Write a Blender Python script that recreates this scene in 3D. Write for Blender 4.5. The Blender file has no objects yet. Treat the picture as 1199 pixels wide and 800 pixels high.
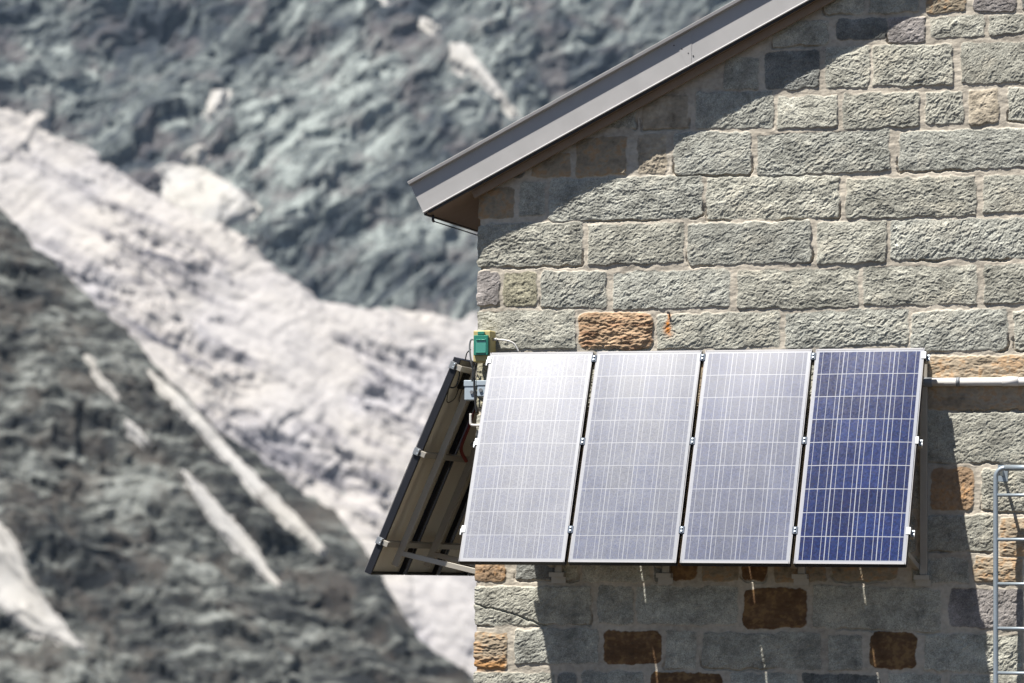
import bpy, math, random
import numpy as np
from mathutils import Vector, Matrix

# ---------------------------------------------------------------- camera, sky, sun, exposure
scene = bpy.context.scene
COL = scene.collection
random.seed(4)

F_PX, YAW, PITCH, ROLL = 4140.6, 16.9735, 3.8794, 0.4857
CAM = Vector((6.8179, -21.6047, 0.0085))
_y, _p, _r = (math.radians(a) for a in (YAW, PITCH, ROLL))
fw = Vector((-math.sin(_y) * math.cos(_p), math.cos(_y) * math.cos(_p), math.sin(_p)))
rt = Vector((math.cos(_y), math.sin(_y), 0))
up = rt.cross(fw)
rt2 = math.cos(_r) * rt + math.sin(_r) * up
up2 = -math.sin(_r) * rt + math.cos(_r) * up
cd = bpy.data.cameras.new('camera')
cam = bpy.data.objects.new('camera', cd)
COL.objects.link(cam)
M = Matrix((rt2, up2, -fw)).transposed().to_4x4()
M.translation = CAM
cam.matrix_world = M
cd.sensor_width = 36.0
cd.sensor_fit = 'HORIZONTAL'
cd.lens = F_PX * 36.0 / 1199.0
cd.clip_start = 0.5
cd.clip_end = 20000
cd.dof.use_dof = True
cd.dof.focus_distance = 21.7
cd.dof.aperture_fstop = 2.7
scene.camera = cam

TO_SUN = Vector((-0.7918, -1.0, 2.818)).normalized()
world = bpy.data.worlds.new('World')
scene.world = world
world.use_nodes = True
wn = world.node_tree
sky = wn.nodes.new('ShaderNodeTexSky')
sky.sky_type = 'NISHITA'
sky.sun_disc = False
sky.sun_elevation = math.asin(TO_SUN.z)
sky.sun_rotation = math.atan2(TO_SUN.x, TO_SUN.y)
sky.altitude = 3000
sky.dust_density = 0.2
sky.air_density = 0.75
bg = wn.nodes['Background']
wn.links.new(sky.outputs[0], bg.inputs[0])
bg.inputs[1].default_value = 0.05
sd = bpy.data.lights.new('sun', 'SUN')
sd.energy = 5.0
sd.angle = math.radians(0.53)
sd.color = (1.0, 0.955, 0.89)
sun = bpy.data.objects.new('sun', sd)
COL.objects.link(sun)
sun.rotation_euler = (-TO_SUN).to_track_quat('-Z', 'Y').to_euler()
scene.view_settings.view_transform = 'Standard'
scene.view_settings.look = 'None'
scene.view_settings.gamma = 1
scene.view_settings.exposure = 1.15

# ---------------------------------------------------------------- helpers
def lerp(a, b, t): return a + (b - a) * t
def sstep(a, b, x):
    t = np.clip((x - a) / (b - a), 0, 1)
    return t * t * (3 - 2 * t)

_rng = np.random.RandomState(11)
_PERM = np.concatenate([_rng.permutation(512)] * 3)
_ANG = _rng.rand(512) * 2 * np.pi
_GX, _GY = np.cos(_ANG), np.sin(_ANG)
def perlin(x, y, seed=0):
    xi = np.floor(x).astype(np.int64); yi = np.floor(y).astype(np.int64)
    xf = x - xi; yf = y - yi
    u = xf * xf * xf * (xf * (xf * 6 - 15) + 10)
    v = yf * yf * yf * (yf * (yf * 6 - 15) + 10)
    def g(ix, iy, dx, dy):
        h = _PERM[_PERM[(ix + seed * 37) & 511] + (iy & 511)] & 511
        return _GX[h] * dx + _GY[h] * dy
    a = g(xi, yi, xf, yf); b = g(xi + 1, yi, xf - 1, yf)
    c = g(xi, yi + 1, xf, yf - 1); d = g(xi + 1, yi + 1, xf - 1, yf - 1)
    return ((a + (b - a) * u) * (1 - v) + (c + (d - c) * u) * v) * 1.5
def fbm(x, y, octaves=4, seed=0, gain=0.5):
    s = 0; a = 1; f = 1
    for k in range(octaves):
        s = s + a * perlin(x * f, y * f, seed + k); a *= gain; f *= 2.03
    return s
def ridged(x, y, octaves=4, seed=0, gain=0.5):
    s = 0; a = 1; f = 1
    for k in range(octaves):
        s = s + a * (1 - 2 * np.abs(perlin(x * f, y * f, seed + k))); a *= gain; f *= 2.03
    return s
_J = _rng.rand(512, 2); _FC = _rng.rand(512) * 2 - 1
def facets(x, y, seed=0):
    """broken faces: every cell of a jittered grid is its own tilted plane"""
    xi = np.floor(x).astype(np.int64); yi = np.floor(y).astype(np.int64)
    best = np.full(x.shape, 9.0); val = np.zeros(x.shape)
    for dx in (-1, 0, 1):
        for dy in (-1, 0, 1):
            k = _PERM[_PERM[(xi + dx + seed * 29) & 511] + ((yi + dy) & 511)] & 511
            ex = x - xi - dx - _J[k, 0]; ey = y - yi - dy - _J[k, 1]
            d = ex * ex + ey * ey; b = d < best
            best = np.where(b, d, best); val = np.where(b, _GX[k] * ex + _GY[k] * ey + .45 * _FC[k], val)
    return val
def poly_sd(px, py, poly):
    """signed distance to a polygon, positive inside"""
    d = np.full(px.shape, 1e18); inside = np.zeros(px.shape, bool)
    n = len(poly)
    for i in range(n):
        ax, ay = poly[i]; bx, by = poly[(i + 1) % n]
        ex, ey = bx - ax, by - ay
        t = np.clip(((px - ax) * ex + (py - ay) * ey) / (ex * ex + ey * ey + 1e-12), 0, 1)
        d = np.minimum(d, (px - ax - t * ex) ** 2 + (py - ay - t * ey) ** 2)
        c = ((ay > py) != (by > py)) & (px < ex * (py - ay) / (ey + 1e-12) + ax)
        inside ^= c
    d = np.sqrt(d)
    return np.where(inside, d, -d)

def np_mesh(name, verts, quads, smooth=True, color=None):
    me = bpy.data.meshes.new(name)
    nv, nq = len(verts), len(quads)
    me.vertices.add(nv); me.vertices.foreach_set('co', np.ascontiguousarray(verts, dtype=np.float32).ravel())
    me.loops.add(nq * 4); me.loops.foreach_set('vertex_index', np.ascontiguousarray(quads, dtype=np.int32).ravel())
    me.polygons.add(nq); me.polygons.foreach_set('loop_start', np.arange(0, nq * 4, 4, dtype=np.int32))
    me.polygons.foreach_set('use_smooth', np.full(nq, smooth))
    me.update(calc_edges=True)
    if color is not None:
        at = me.attributes.new('tint', 'FLOAT_COLOR', 'POINT')
        c = np.ones((nv, 4), np.float32); c[:, :3] = color
        at.data.foreach_set('color', c.ravel())
    return me
def grid_quads(nx, ny, keep=None):
    i = np.arange(nx * ny).reshape(ny, nx)
    q = np.stack([i[:-1, :-1], i[:-1, 1:], i[1:, 1:], i[1:, :-1]], -1).reshape(-1, 4)
    return q if keep is None else q[keep.reshape(-1)]
def compact(verts, quads, color=None):
    used = np.unique(quads)
    mp = np.full(len(verts), -1, np.int64); mp[used] = np.arange(len(used))
    return verts[used], mp[quads], None if color is None else color[used]

class MB:
    """collects boxes, tubes and prisms into one mesh"""
    def __init__(s): s.v = []; s.f = []; s.m = []; s.sm = []
    def add(s, vs, fs, m=0, smooth=False):
        o = len(s.v); s.v += [tuple(v) for v in vs]
        for f in fs: s.f.append([o + i for i in f]); s.m.append(m); s.sm.append(smooth)
    def box(s, lo, hi, m=0, b=0.0, rot=None):
        x0, y0, z0 = lo; x1, y1, z1 = hi
        c = Vector(((x0 + x1) / 2, (y0 + y1) / 2, (z0 + z1) / 2))
        hx, hy, hz = abs(x1 - x0) / 2, abs(y1 - y0) / 2, abs(z1 - z0) / 2
        b = min(b, hx * .45, hy * .45, hz * .45)
        T = (lambda p: c + rot @ Vector(p)) if rot else (lambda p: c + Vector(p))
        if b <= 0:
            vs = [T((sx * hx, sy * hy, sz * hz)) for sz in (-1, 1) for sy in (-1, 1) for sx in (-1, 1)]
            s.add(vs, [(0, 2, 3, 1), (4, 5, 7, 6), (0, 1, 5, 4), (2, 6, 7, 3), (0, 4, 6, 2), (1, 3, 7, 5)], m)
            return
        vs = []; idx = {}
        for sx in (-1, 1):
            for sy in (-1, 1):
                for sz in (-1, 1):
                    for ax in range(3):
                        p = [sx * (hx - b), sy * (hy - b), sz * (hz - b)]
                        p[ax] = (sx, sy, sz)[ax] * (hx, hy, hz)[ax]
                        idx[(sx, sy, sz, ax)] = len(vs); vs.append(T(p))
        fs = []
        for ax in range(3):
            o1, o2 = [(1, 2), (2, 0), (0, 1)][ax]
            for sg in (-1, 1):
                q = []
                for a, c2 in ((-1, -1), (1, -1), (1, 1), (-1, 1)):
                    k = [0, 0, 0]; k[ax] = sg; k[o1] = a; k[o2] = c2
                    q.append(idx[(k[0], k[1], k[2], ax)])
                fs.append(q if sg > 0 else q[::-1])
        for ax in range(3):
            o1, o2 = [(1, 2), (2, 0), (0, 1)][ax]
            for a in (-1, 1):
                for c2 in (-1, 1):
                    def K(e, w):
                        k = [0, 0, 0]; k[ax] = e; k[o1] = a; k[o2] = c2
                        return idx[(k[0], k[1], k[2], w)]
                    q = [K(-1, o1), K(1, o1), K(1, o2), K(-1, o2)]
                    fs.append(q[::-1] if a * c2 > 0 else q)
        for sx in (-1, 1):
            for sy in (-1, 1):
                for sz in (-1, 1):
                    q = [idx[(sx, sy, sz, k)] for k in range(3)]
                    fs.append(q if sx * sy * sz > 0 else q[::-1])
        s.add(vs, fs, m)
    def bar(s, a, b, w, h, m=0, upv=(0, 0, 1), bev=0.0015):
        """rectangular bar from a to b, w across, h along upv"""
        a, b = Vector(a), Vector(b); d = b - a; L = d.length; d.normalize()
        u = Vector(upv); u = (u - u.dot(d) * d).normalized(); r = d.cross(u)
        R = Matrix((r, d, u)).transposed()
        c = (a + b) / 2
        s.box((c.x - w / 2, c.y - L / 2, c.z - h / 2), (c.x + w / 2, c.y + L / 2, c.z + h / 2), m, bev, R)
    def tube(s, pts, r, n=12, m=0, caps=True):
        pts = [Vector(p) for p in pts]
        rings = []
        t0 = (pts[1] - pts[0]).normalized()
        ref = Vector((0, 0, 1)) if abs(t0.z) < .9 else Vector((1, 0, 0))
        nrm = (ref - ref.dot(t0) * t0).normalized()
        o = len(s.v)
        for i, p in enumerate(pts):
            if i == 0: t = t0
            elif i == len(pts) - 1: t = (pts[i] - pts[i - 1]).normalized()
            else: t = (pts[i + 1] - pts[i - 1]).normalized()
            nrm = (nrm - nrm.dot(t) * t).normalized(); bn = t.cross(nrm)
            rr = r[i] if isinstance(r, (list, tuple)) else r
            s.v += [tuple(p + rr * (math.cos(2 * math.pi * k / n) * nrm + math.sin(2 * math.pi * k / n) * bn)) for k in range(n)]
        for i in range(len(pts) - 1):
            for k in range(n):
                a = o + i * n + k; b = o + i * n + (k + 1) % n
                s.f.append([a, b, b + n, a + n]); s.m.append(m); s.sm.append(True)
        if caps:
            s.f.append([o + k for k in range(n)][::-1]); s.m.append(m); s.sm.append(False)
            e = o + (len(pts) - 1) * n
            s.f.append([e + k for k in range(n)]); s.m.append(m); s.sm.append(False)
    def extrude(s, prof, a, b, ex, ey, m=0):
        """closed 2D profile (counter-clockwise) swept from a to b; ex, ey span the profile plane"""
        a, b, ex, ey = Vector(a), Vector(b), Vector(ex), Vector(ey)
        n = len(prof)
        vs = [a + ex * p[0] + ey * p[1] for p in prof] + [b + ex * p[0] + ey * p[1] for p in prof]
        fs = [(i, (i + 1) % n, (i + 1) % n + n, i + n) for i in range(n)]
        fs += [tuple(range(n))[::-1], tuple(range(n, 2 * n))]
        s.add(vs, fs, m)
    def build(s, name, mats, parent=None):
        me = bpy.data.meshes.new(name)
        me.from_pydata(s.v, [], s.f)
        for mt in (mats if isinstance(mats, (list, tuple)) else [mats]): me.materials.append(mt)
        me.polygons.foreach_set('material_index', s.m)
        me.polygons.foreach_set('use_smooth', s.sm)
        import bmesh
        bm = bmesh.new(); bm.from_mesh(me); bmesh.ops.recalc_face_normals(bm, faces=bm.faces); bm.to_mesh(me); bm.free()
        o = bpy.data.objects.new(name, me); COL.objects.link(o)
        if parent: o.parent = parent
        return o

def tag(o, label=None, cat=None, group=None, kind=None):
    if label: o['label'] = label
    if cat: o['category'] = cat
    if group: o['group'] = group
    if kind: o['kind'] = kind
    return o
def thing(name, label, cat, loc=(0, 0, 0), rot=(0, 0, 0), group=None):
    o = bpy.data.objects.new(name, None); COL.objects.link(o)
    o.location = loc; o.rotation_euler = rot; o.empty_display_size = .1
    return tag(o, label, cat, group)
def mesh_obj(name, me, mat, parent=None):
    me.materials.append(mat)
    o = bpy.data.objects.new(name, me); COL.objects.link(o)
    if parent: o.parent = parent
    return o
def copy_tree(o, parent=None):
    c = o.copy(); COL.objects.link(c)
    if parent: c.parent = parent
    for ch in list(o.children): copy_tree(ch, c)
    return c
def curve_pts(ctrl, n=10):
    """Catmull-Rom through the control points"""
    P = [Vector(c) for c in ctrl]; P = [2 * P[0] - P[1]] + P + [2 * P[-1] - P[-2]]
    out = []
    for i in range(1, len(P) - 2):
        for k in range(n):
            t = k / n
            out.append(.5 * ((2 * P[i]) + (P[i + 1] - P[i - 1]) * t + (2 * P[i - 1] - 5 * P[i] + 4 * P[i + 1] - P[i + 2]) * t * t
                             + (3 * P[i] - 3 * P[i + 1] + P[i + 2] - P[i - 1]) * t ** 3))
    out.append(P[-2]); return out

# ---------------------------------------------------------------- materials
class NT:
    def __init__(s, name):
        s.m = bpy.data.materials.new(name); s.m.use_nodes = True
        s.t = s.m.node_tree; s.b = s.t.nodes['Principled BSDF']
    def n(s, typ, **k):
        nd = s.t.nodes.new(typ)
        for a, v in k.items():
            if a in nd.inputs.keys() if isinstance(a, str) else False: nd.inputs[a].default_value = v
            else: setattr(nd, a, v)
        return nd
    def l(s, a, b): s.t.links.new(a, b)
    def coord(s, which='Object'): return s.n('ShaderNodeTexCoord').outputs[which]
    def pos(s): return s.n('ShaderNodeNewGeometry').outputs['Position']
    def noise(s, vec, scale, detail=4, rough=.55, stretch=None, rot=None, dist=0):
        if stretch or rot:
            mp = s.n('ShaderNodeMapping')
            if stretch: mp.inputs['Scale'].default_value = stretch
            if rot: mp.inputs['Rotation'].default_value = rot
            s.l(vec, mp.inputs[0]); vec = mp.outputs[0]
        nd = s.n('ShaderNodeTexNoise'); nd.inputs['Scale'].default_value = scale
        nd.inputs['Detail'].default_value = detail; nd.inputs['Roughness'].default_value = rough
        nd.inputs['Distortion'].default_value = dist
        s.l(vec, nd.inputs['Vector']); return nd.outputs['Fac']
    def ramp(s, fac, stops):
        r = s.n('ShaderNodeValToRGB'); e = r.color_ramp.elements
        while len(e) < len(stops): e.new(.5)
        for i, (p, c) in enumerate(stops):
            e[i].position = p; e[i].color = (c, c, c, 1) if isinstance(c, (int, float)) else (*c, 1)
        s.l(fac, r.inputs[0]); return r.outputs[0]
    def mix(s, fac, a, b, mode='MIX'):
        nd = s.n('ShaderNodeMix', data_type='RGBA', blend_type=mode)
        for v, sock in ((fac, nd.inputs[0]), (a, nd.inputs[6]), (b, nd.inputs[7])):
            if isinstance(v, bpy.types.NodeSocket): s.l(v, sock)
            elif isinstance(v, (int, float)): sock.default_value = v
            else: sock.default_value = (*v, 1)
        return nd.outputs[2]
    def math(s, op, a, b=None, c=None):
        nd = s.n('ShaderNodeMath', operation=op)
        for i, v in enumerate((a, b, c)):
            if v is None: continue
            if isinstance(v, bpy.types.NodeSocket): s.l(v, nd.inputs[i])
            else: nd.inputs[i].default_value = v
        return nd.outputs[0]
    def bump(s, h, strength=.3, dist=.01):
        b = s.n('ShaderNodeBump'); 
        if isinstance(strength, bpy.types.NodeSocket): s.l(strength, b.inputs['Strength'])
        else: b.inputs['Strength'].default_value = strength
        b.inputs['Distance'].default_value = dist
        s.l(h, b.inputs['Height']); s.l(b.outputs[0], s.b.inputs['Normal'])
    def set(s, **k):
        for a, v in k.items():
            sock = s.b.inputs[a.replace('_', ' ')]
            if isinstance(v, bpy.types.NodeSocket): s.l(v, sock)
            elif isinstance(v, (tuple, list)): sock.default_value = (*v, 1)
            else: sock.default_value = v
        return s.m

def metal_mat(name, col, rough=.4, metallic=0.0, var=.12, grain=60, spec=.5):
    t = NT(name); c = t.coord()
    f = t.noise(c, grain, 5, .6); g = t.noise(c, 3.5, 4, .6)
    m = t.math('MULTIPLY_ADD', f, var, 1 - var * .5); m = t.math('MULTIPLY', m, t.math('MULTIPLY_ADD', g, var * 1.6, 1 - var * .8))
    mul = t.n('ShaderNodeVectorMath', operation='SCALE'); mul.inputs[0].default_value = col; t.l(m, mul.inputs['Scale'])
    t.bump(f, .08, .001)
    return t.set(Base_Color=mul.outputs[0], Roughness=t.math('MULTIPLY_ADD', g, .25, rough - .12), Metallic=metallic, Specular_IOR_Level=spec)

# stones of the gable as seen: kind, x0, x1, z0, z1 (m)
STONES = [
    ('g', 2.258, 2.508, 3.579, 3.796),
    ('g', 2.541, 2.848, 3.567, 3.782),
    ('b', 2.902, 3.143, 3.559, 3.769),
    ('p', 3.196, 3.461, 3.553, 3.756),
    ('g', 1.930, 2.275, 3.385, 3.530),
    ('d', 2.335, 2.649, 3.408, 3.537),
    ('p', 2.660, 2.886, 3.377, 3.532),
    ('g', 2.924, 3.260, 3.402, 3.530),
    ('g', 3.291, 3.503, 3.407, 3.529),
    ('g', 1.611, 1.827, 3.117, 3.317),
    ('d', 1.876, 2.216, 3.111, 3.349),
    ('g', 2.265, 2.536, 3.104, 3.363),
    ('g', 2.563, 3.063, 3.107, 3.359),
    ('g', 3.121, 3.566, 3.106, 3.356),
    ('g', 0.784, 1.032, 2.896, 3.071),
    ('t', 1.077, 1.368, 2.886, 3.094),
    ('g', 1.429, 1.926, 2.873, 3.101),
    ('g', 1.959, 2.336, 2.865, 3.059),
    ('g', 2.380, 2.849, 2.851, 3.066),
    ('g', 2.897, 3.127, 2.866, 3.058),
    ('t', 3.169, 3.349, 2.853, 3.066),
    ('g', 3.413, 3.775, 2.865, 3.066),
    ('d', 0.159, 0.297, 2.596, 2.723),
    ('b', 0.348, 0.605, 2.595, 2.750),
    ('b', 0.644, 0.972, 2.598, 2.838),
    ('t', 1.050, 1.235, 2.595, 2.845),
    ('g', 1.285, 1.784, 2.585, 2.851),
    ('g', 1.829, 2.667, 2.571, 2.830),
    ('g', 2.731, 3.591, 2.575, 2.819),
    ('b', -0.010, 0.230, 2.340, 2.533),
    ('g', 0.270, 0.430, 2.351, 2.560),
    ('g', 0.464, 1.471, 2.310, 2.577),
    ('g', 1.504, 2.348, 2.294, 2.558),
    ('g', 2.397, 3.206, 2.286, 2.530),
    ('g', 3.259, 3.670, 2.303, 2.530),
    ('g', -0.010, 0.682, 2.021, 2.296),
    ('g', 0.727, 1.350, 2.025, 2.276),
    ('g', 1.383, 2.170, 2.012, 2.271),
    ('g', 2.213, 2.646, 2.005, 2.261),
    ('g', 2.678, 3.591, 2.018, 2.262),
    ('p', -0.010, 0.132, 1.773, 1.993),
    ('y', 0.166, 0.383, 1.769, 1.984),
    ('g', 0.418, 0.842, 1.754, 1.984),
    ('g', 0.893, 1.656, 1.740, 1.978),
    ('g', 1.705, 2.468, 1.732, 1.969),
    ('g', 2.506, 3.211, 1.738, 1.976),
    ('g', 3.264, 3.669, 1.739, 1.981),
    ('g', -0.010, 0.641, 1.496, 1.736),
    ('o', 0.669, 1.152, 1.484, 1.717),
    ('g', 1.186, 1.970, 1.486, 1.703),
    ('g', 2.013, 2.786, 1.489, 1.707),
    ('g', 2.807, 3.401, 1.449, 1.697),
    ('g', 3.448, 3.720, 1.449, 1.685),
    ('y', -0.010, 0.457, 1.114, 1.453),
    ('g', 0.502, 1.132, 1.115, 1.446),
    ('b', 1.177, 2.069, 1.110, 1.438),
    ('g', 2.112, 2.877, 1.099, 1.429),
    ('n', 2.919, 3.641, 1.089, 1.415),
    ('g', -0.010, 0.686, 0.774, 1.069),
    ('g', 0.742, 1.687, 0.773, 1.064),
    ('g', 1.731, 2.813, 0.766, 1.058),
    ('g', 2.856, 3.641, 0.764, 1.069),
    ('b', -0.010, 0.519, 0.465, 0.731),
    ('g', 0.575, 1.358, 0.466, 0.730),
    ('g', 1.402, 2.071, 0.468, 0.730),
    ('g', 2.125, 2.888, 0.464, 0.728),
    ('q', 2.930, 3.189, 0.470, 0.728),
    ('g', 3.247, 3.640, 0.466, 0.716),
    ('g', -0.010, 0.464, 0.192, 0.426),
    ('g', 0.521, 1.304, 0.196, 0.428),
    ('b', 1.360, 2.018, 0.201, 0.430),
    ('g', 2.072, 2.824, 0.200, 0.432),
    ('g', 2.867, 3.326, 0.219, 0.433),
    ('n', 3.363, 3.640, 0.195, 0.424),
    ('q', -0.010, 0.188, 0.006, 0.147),
    ('d', 0.268, 0.512, 0.019, 0.149),
    ('g', 0.540, 0.669, 0.021, 0.151),
    ('g', 0.709, 1.139, 0.013, 0.153),
    ('d', 1.172, 1.250, 0.021, 0.154),
    ('r', 1.272, 1.449, 0.022, 0.155),
    ('b', 1.488, 1.713, 0.024, 0.157),
    ('r', 1.735, 1.899, 0.026, 0.159),
    ('b', 1.948, 2.267, 0.022, 0.160),
    ('b', 2.316, 2.723, 0.032, 0.163),
    ('g', 2.814, 3.163, 0.025, 0.171),
    ('n', 3.200, 3.488, 0.033, 0.184),
    ('g', 3.530, 3.821, 0.030, 0.186),
    ('g', -0.010, 0.755, -0.263, -0.024),
    ('g', 0.806, 1.029, -0.256, -0.019),
    ('g', 1.057, 1.708, -0.251, -0.015),
    ('r', 1.752, 2.149, -0.266, -0.021),
    ('g', 2.192, 2.989, -0.268, -0.011),
    ('p', 3.047, 3.493, -0.249, -0.015),
    ('g', 3.535, 3.924, -0.249, -0.011),
    ('n', -0.010, 0.204, -0.542, -0.320),
    ('g', 0.261, 0.808, -0.509, -0.293),
    ('r', 0.847, 1.214, -0.506, -0.297),
    ('g', 1.253, 1.441, -0.528, -0.294),
    ('g', 1.490, 2.236, -0.520, -0.303),
    ('g', 2.290, 2.499, -0.524, -0.312),
    ('r', 2.553, 2.835, -0.508, -0.288),
    ('g', 2.894, 3.482, -0.516, -0.297),
    ('g', 3.529, 3.871, -0.508, -0.281),
    ('g', -0.010, 0.518, -0.810, -0.572),
    ('d', 0.546, 0.664, -0.804, -0.567),
    ('g', 0.703, 1.105, -0.798, -0.557),
    ('r', 1.155, 1.618, -0.789, -0.554),
    ('g', 1.667, 2.086, -0.780, -0.552),
    ('d', 2.129, 2.612, -0.776, -0.550),
    ('g', 2.665, 2.994, -0.767, -0.542),
    ('g', 3.047, 3.482, -0.764, -0.536),
    ('g', 3.529, 3.974, -0.755, -0.528),
]
# outlines on the slopes: metres across, metres up the slope
GLACIER = [(-223.3, 692.9), (-177.3, 674.3), (-154.5, 667.1), (-137.4, 670.5), (-140.1, 645.8), (-118.1, 636.7), (-92.1, 620), (-80, 597.3), (-65.9, 588.1), (-49.9, 575.3), (-33.8, 557.8), (-13.6, 542.5), (10.1, 526.5), (31.9, 508.7), (59.5, 477.7), (84.1, 475.5), (108.7, 472.4), (132.9, 458.7), (169.7, 455.9), (218.4, 444.5), (289.9, 411.8), (372.1, 374.6), (484.4, 301.3), (594.2, 238.5), (589.3, 44.6), (83.1, 41.8), (12.2, 185.4), (-209.2, 485.3)]
SNOW_A = [(-66.5, 611), (-50.8, 617.2), (-28.5, 612), (-14.3, 597), (-0.2, 576.5), (11.2, 561.7), (3.8, 548.5), (-9.9, 538.9), (-20.9, 527.6), (-41.1, 545.6), (-59.2, 571.3), (-56, 595)]
SNOW_B = [(-46.4, 621.2), (-38.4, 635), (-28.9, 639.1), (-27.5, 627.5), (-33.6, 615.7)]
SNOW_C = [(-29.5, 673.6), (-22.3, 709), (-11.9, 711.3), (-15.5, 687), (-26.2, 666.8)]
SNOW_D = [(158, 753.5), (173, 745.7), (183.6, 727.4), (192.8, 710.3), (208.3, 675.4), (204.3, 673.3), (188.9, 695), (173.3, 717.9), (156.6, 730.7)]
SNOW_E = [(100.1, 828), (113, 828.5), (118.7, 813.6), (110.5, 804.7)]
SNOW_F = [(137, 790.7), (143.6, 786.7), (152.6, 773.2), (147.1, 769.9), (138.7, 780.2)]
RIDGE = [(-129.9, 411.3), (-101.9, 388.5), (-73.9, 353.3), (-62.9, 337.8), (-54.8, 328.2), (-44.8, 316), (-33.9, 302.9), (-26.1, 289.9), (-15.9, 275.2), (-5, 261.5), (4.8, 253.1), (15.9, 242.3), (25.4, 233.5), (33.4, 221), (39.8, 206.9), (46, 192.1), (50.5, 184.7), (64, 173.1), (81.7, 158.8), (107.6, 136.4)]
STREAK_A = [(-45.7, 288.9), (-44.2, 288.3), (-40.1, 281.6), (-35.4, 273.2), (-35.8, 270.9), (-40.9, 278.8)]
STREAK_B = [(-34.7, 267.6), (-32.7, 265.7), (-28.2, 260.5), (-25.7, 256.6), (-27.6, 257.2), (-32.6, 262.4)]
STREAK_C = [(-17.3, 247), (-13.4, 243.8), (-5.1, 233.1), (4, 220.7), (11.6, 205.4), (10.2, 204.1), (3.1, 215.7), (-6.9, 228), (-13.7, 237.4)]
STREAK_D = [(-28, 287.2), (-20.9, 279.9), (-12.1, 268.6), (1.4, 249.2), (13.5, 233.3), (23.9, 217.8), (21.5, 216.5), (11.1, 228.3), (-2.1, 247.5), (-14.5, 263.6), (-23.3, 276.8)]
SNOWFIELD = [(-74.1, 232.2), (-66.6, 224.5), (-61.1, 216.8), (-56.3, 204.6), (-51.3, 198.1), (-46.4, 190.4), (-41, 182.1), (-43.3, 181), (-49.9, 186.2), (-57.8, 189.7), (-62.1, 193.2), (-72.2, 201.5)]

# ---------------------------------------------------------------- terrain
AZ = math.radians(21.4)
TV = np.array([-math.sin(AZ), math.cos(AZ), 0.0])
TU = np.array([math.cos(AZ), math.sin(AZ), 0.0])
TZ = np.array([0, 0, 1.0])

class Slope:
    """a steep mountain side: metres across (u) and up the slope (w), relief h along its normal"""
    def __init__(s, v0, z0, ang):
        a = math.radians(ang)
        s.o = TV * v0 + TZ * z0; s.up = TV * math.cos(a) + TZ * math.sin(a); s.n = -TV * math.sin(a) + TZ * math.cos(a)
    def pts(s, u, w, h):
        return (s.o + u[..., None] * TU + w[..., None] * s.up + h[..., None] * s.n).reshape(-1, 3)
def slope_grid(u0, u1, w0, w1, step):
    U, Wd = np.meshgrid(np.arange(u0, u1, step), np.arange(w0, w1, step)); return U, Wd
FAR = Slope(2200, -150, 48)
NEAR = Slope(820, -160, 50)

def warp(u, w, a, sc, seed):
    return u + a * fbm(u / sc, w / sc, 3, seed), w + a * fbm(u / sc, w / sc, 3, seed + 9)
def beds_far(u, w):
    uu, ww = warp(u, w, 9, 50, 3)
    c, s = math.cos(.85), math.sin(.85)
    return uu * c + ww * s, -uu * s + ww * c            # beds dip across the face
def far_relief(u, w):
    p, q = beds_far(u, w); a, b = warp(u, w, 3, 14, 13)
    p2, q2 = p + (a - u), q + (b - w)
    h = 17 * fbm(u / 170, w / 210, 2, 20) + 6 * fbm(p / 60, q / 34, 2, 22)
    m = np.zeros(u.shape)
    for poly in (SNOW_A, SNOW_B, SNOW_C, SNOW_D, SNOW_E, SNOW_F): m = np.maximum(m, sstep(-9, 2, poly_sd(u, w, poly)))
    h = h + (1 - .8 * m) * (8 * facets(p2 / 105, q2 / 38, 23) + 3.6 * facets(p2 / 42, q2 / 14, 26) + 2.0 * facets(p2 / 19, q2 / 6, 29)
                            + 1.2 * facets(p2 / 9, q2 / 3, 31) + .8 * fbm(p / 9, q / 4, 3, 33)
                            + 2.0 * ridged(u / 20 + .2 * w / 40, w / 75, 2, 36) * sstep(-.3, .5, fbm(u / 110, w / 90, 2, 38)))
    g = poly_sd(u, w, GLACIER)
    return h * (1 - .78 * sstep(-12, 25, g)), g
def beds_near(u, w):
    uu, ww = warp(u, w, 3, 20, 43)
    c, s = math.cos(.80), math.sin(.80)
    return uu * c - ww * s, uu * s + ww * c
def near_relief(u, w):
    p, q = beds_near(u, w); a, b = warp(u, w, 1.1, 5, 48); p2, q2 = p + (a - u), q + (b - w)
    m = np.zeros(u.shape)
    for poly in (STREAK_A, STREAK_B, STREAK_C, STREAK_D, SNOWFIELD): m = np.maximum(m, sstep(-2.5, .6, poly_sd(u, w, poly)))
    h = 3.6 * fbm(u / 60, w / 60, 2, 50) + 2.8 * ridged(p / 46, q / 15, 2, 52)
    h = h + (1 - .88 * m) * (2.4 * facets(p2 / 30, q2 / 12, 53) + 1.35 * facets(p2 / 11, q2 / 5.5, 55) + .7 * facets(p2 / 4.4, q2 / 2.6, 57) + .4 * fbm(u / 2.6, w / 2.8, 3, 60))
    cu = np.array([a for a, b in RIDGE]); cw = np.array([b for a, b in RIDGE])
    cw = np.interp(u, cu, cw) + np.where(u < cu[0], (cu[0] - u) * .85, 0) - np.where(u > cu[-1], (u - cu[-1]) * .8, 0)
    sdc = (w - cw) * .72 + 1.1 * fbm(u / 5, w / 5, 3, 61)
    out = np.maximum(sdc, 0)
    h = h * (1 - .75 * sstep(-14, 1, sdc)) - 3.1 * out
    return h

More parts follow.
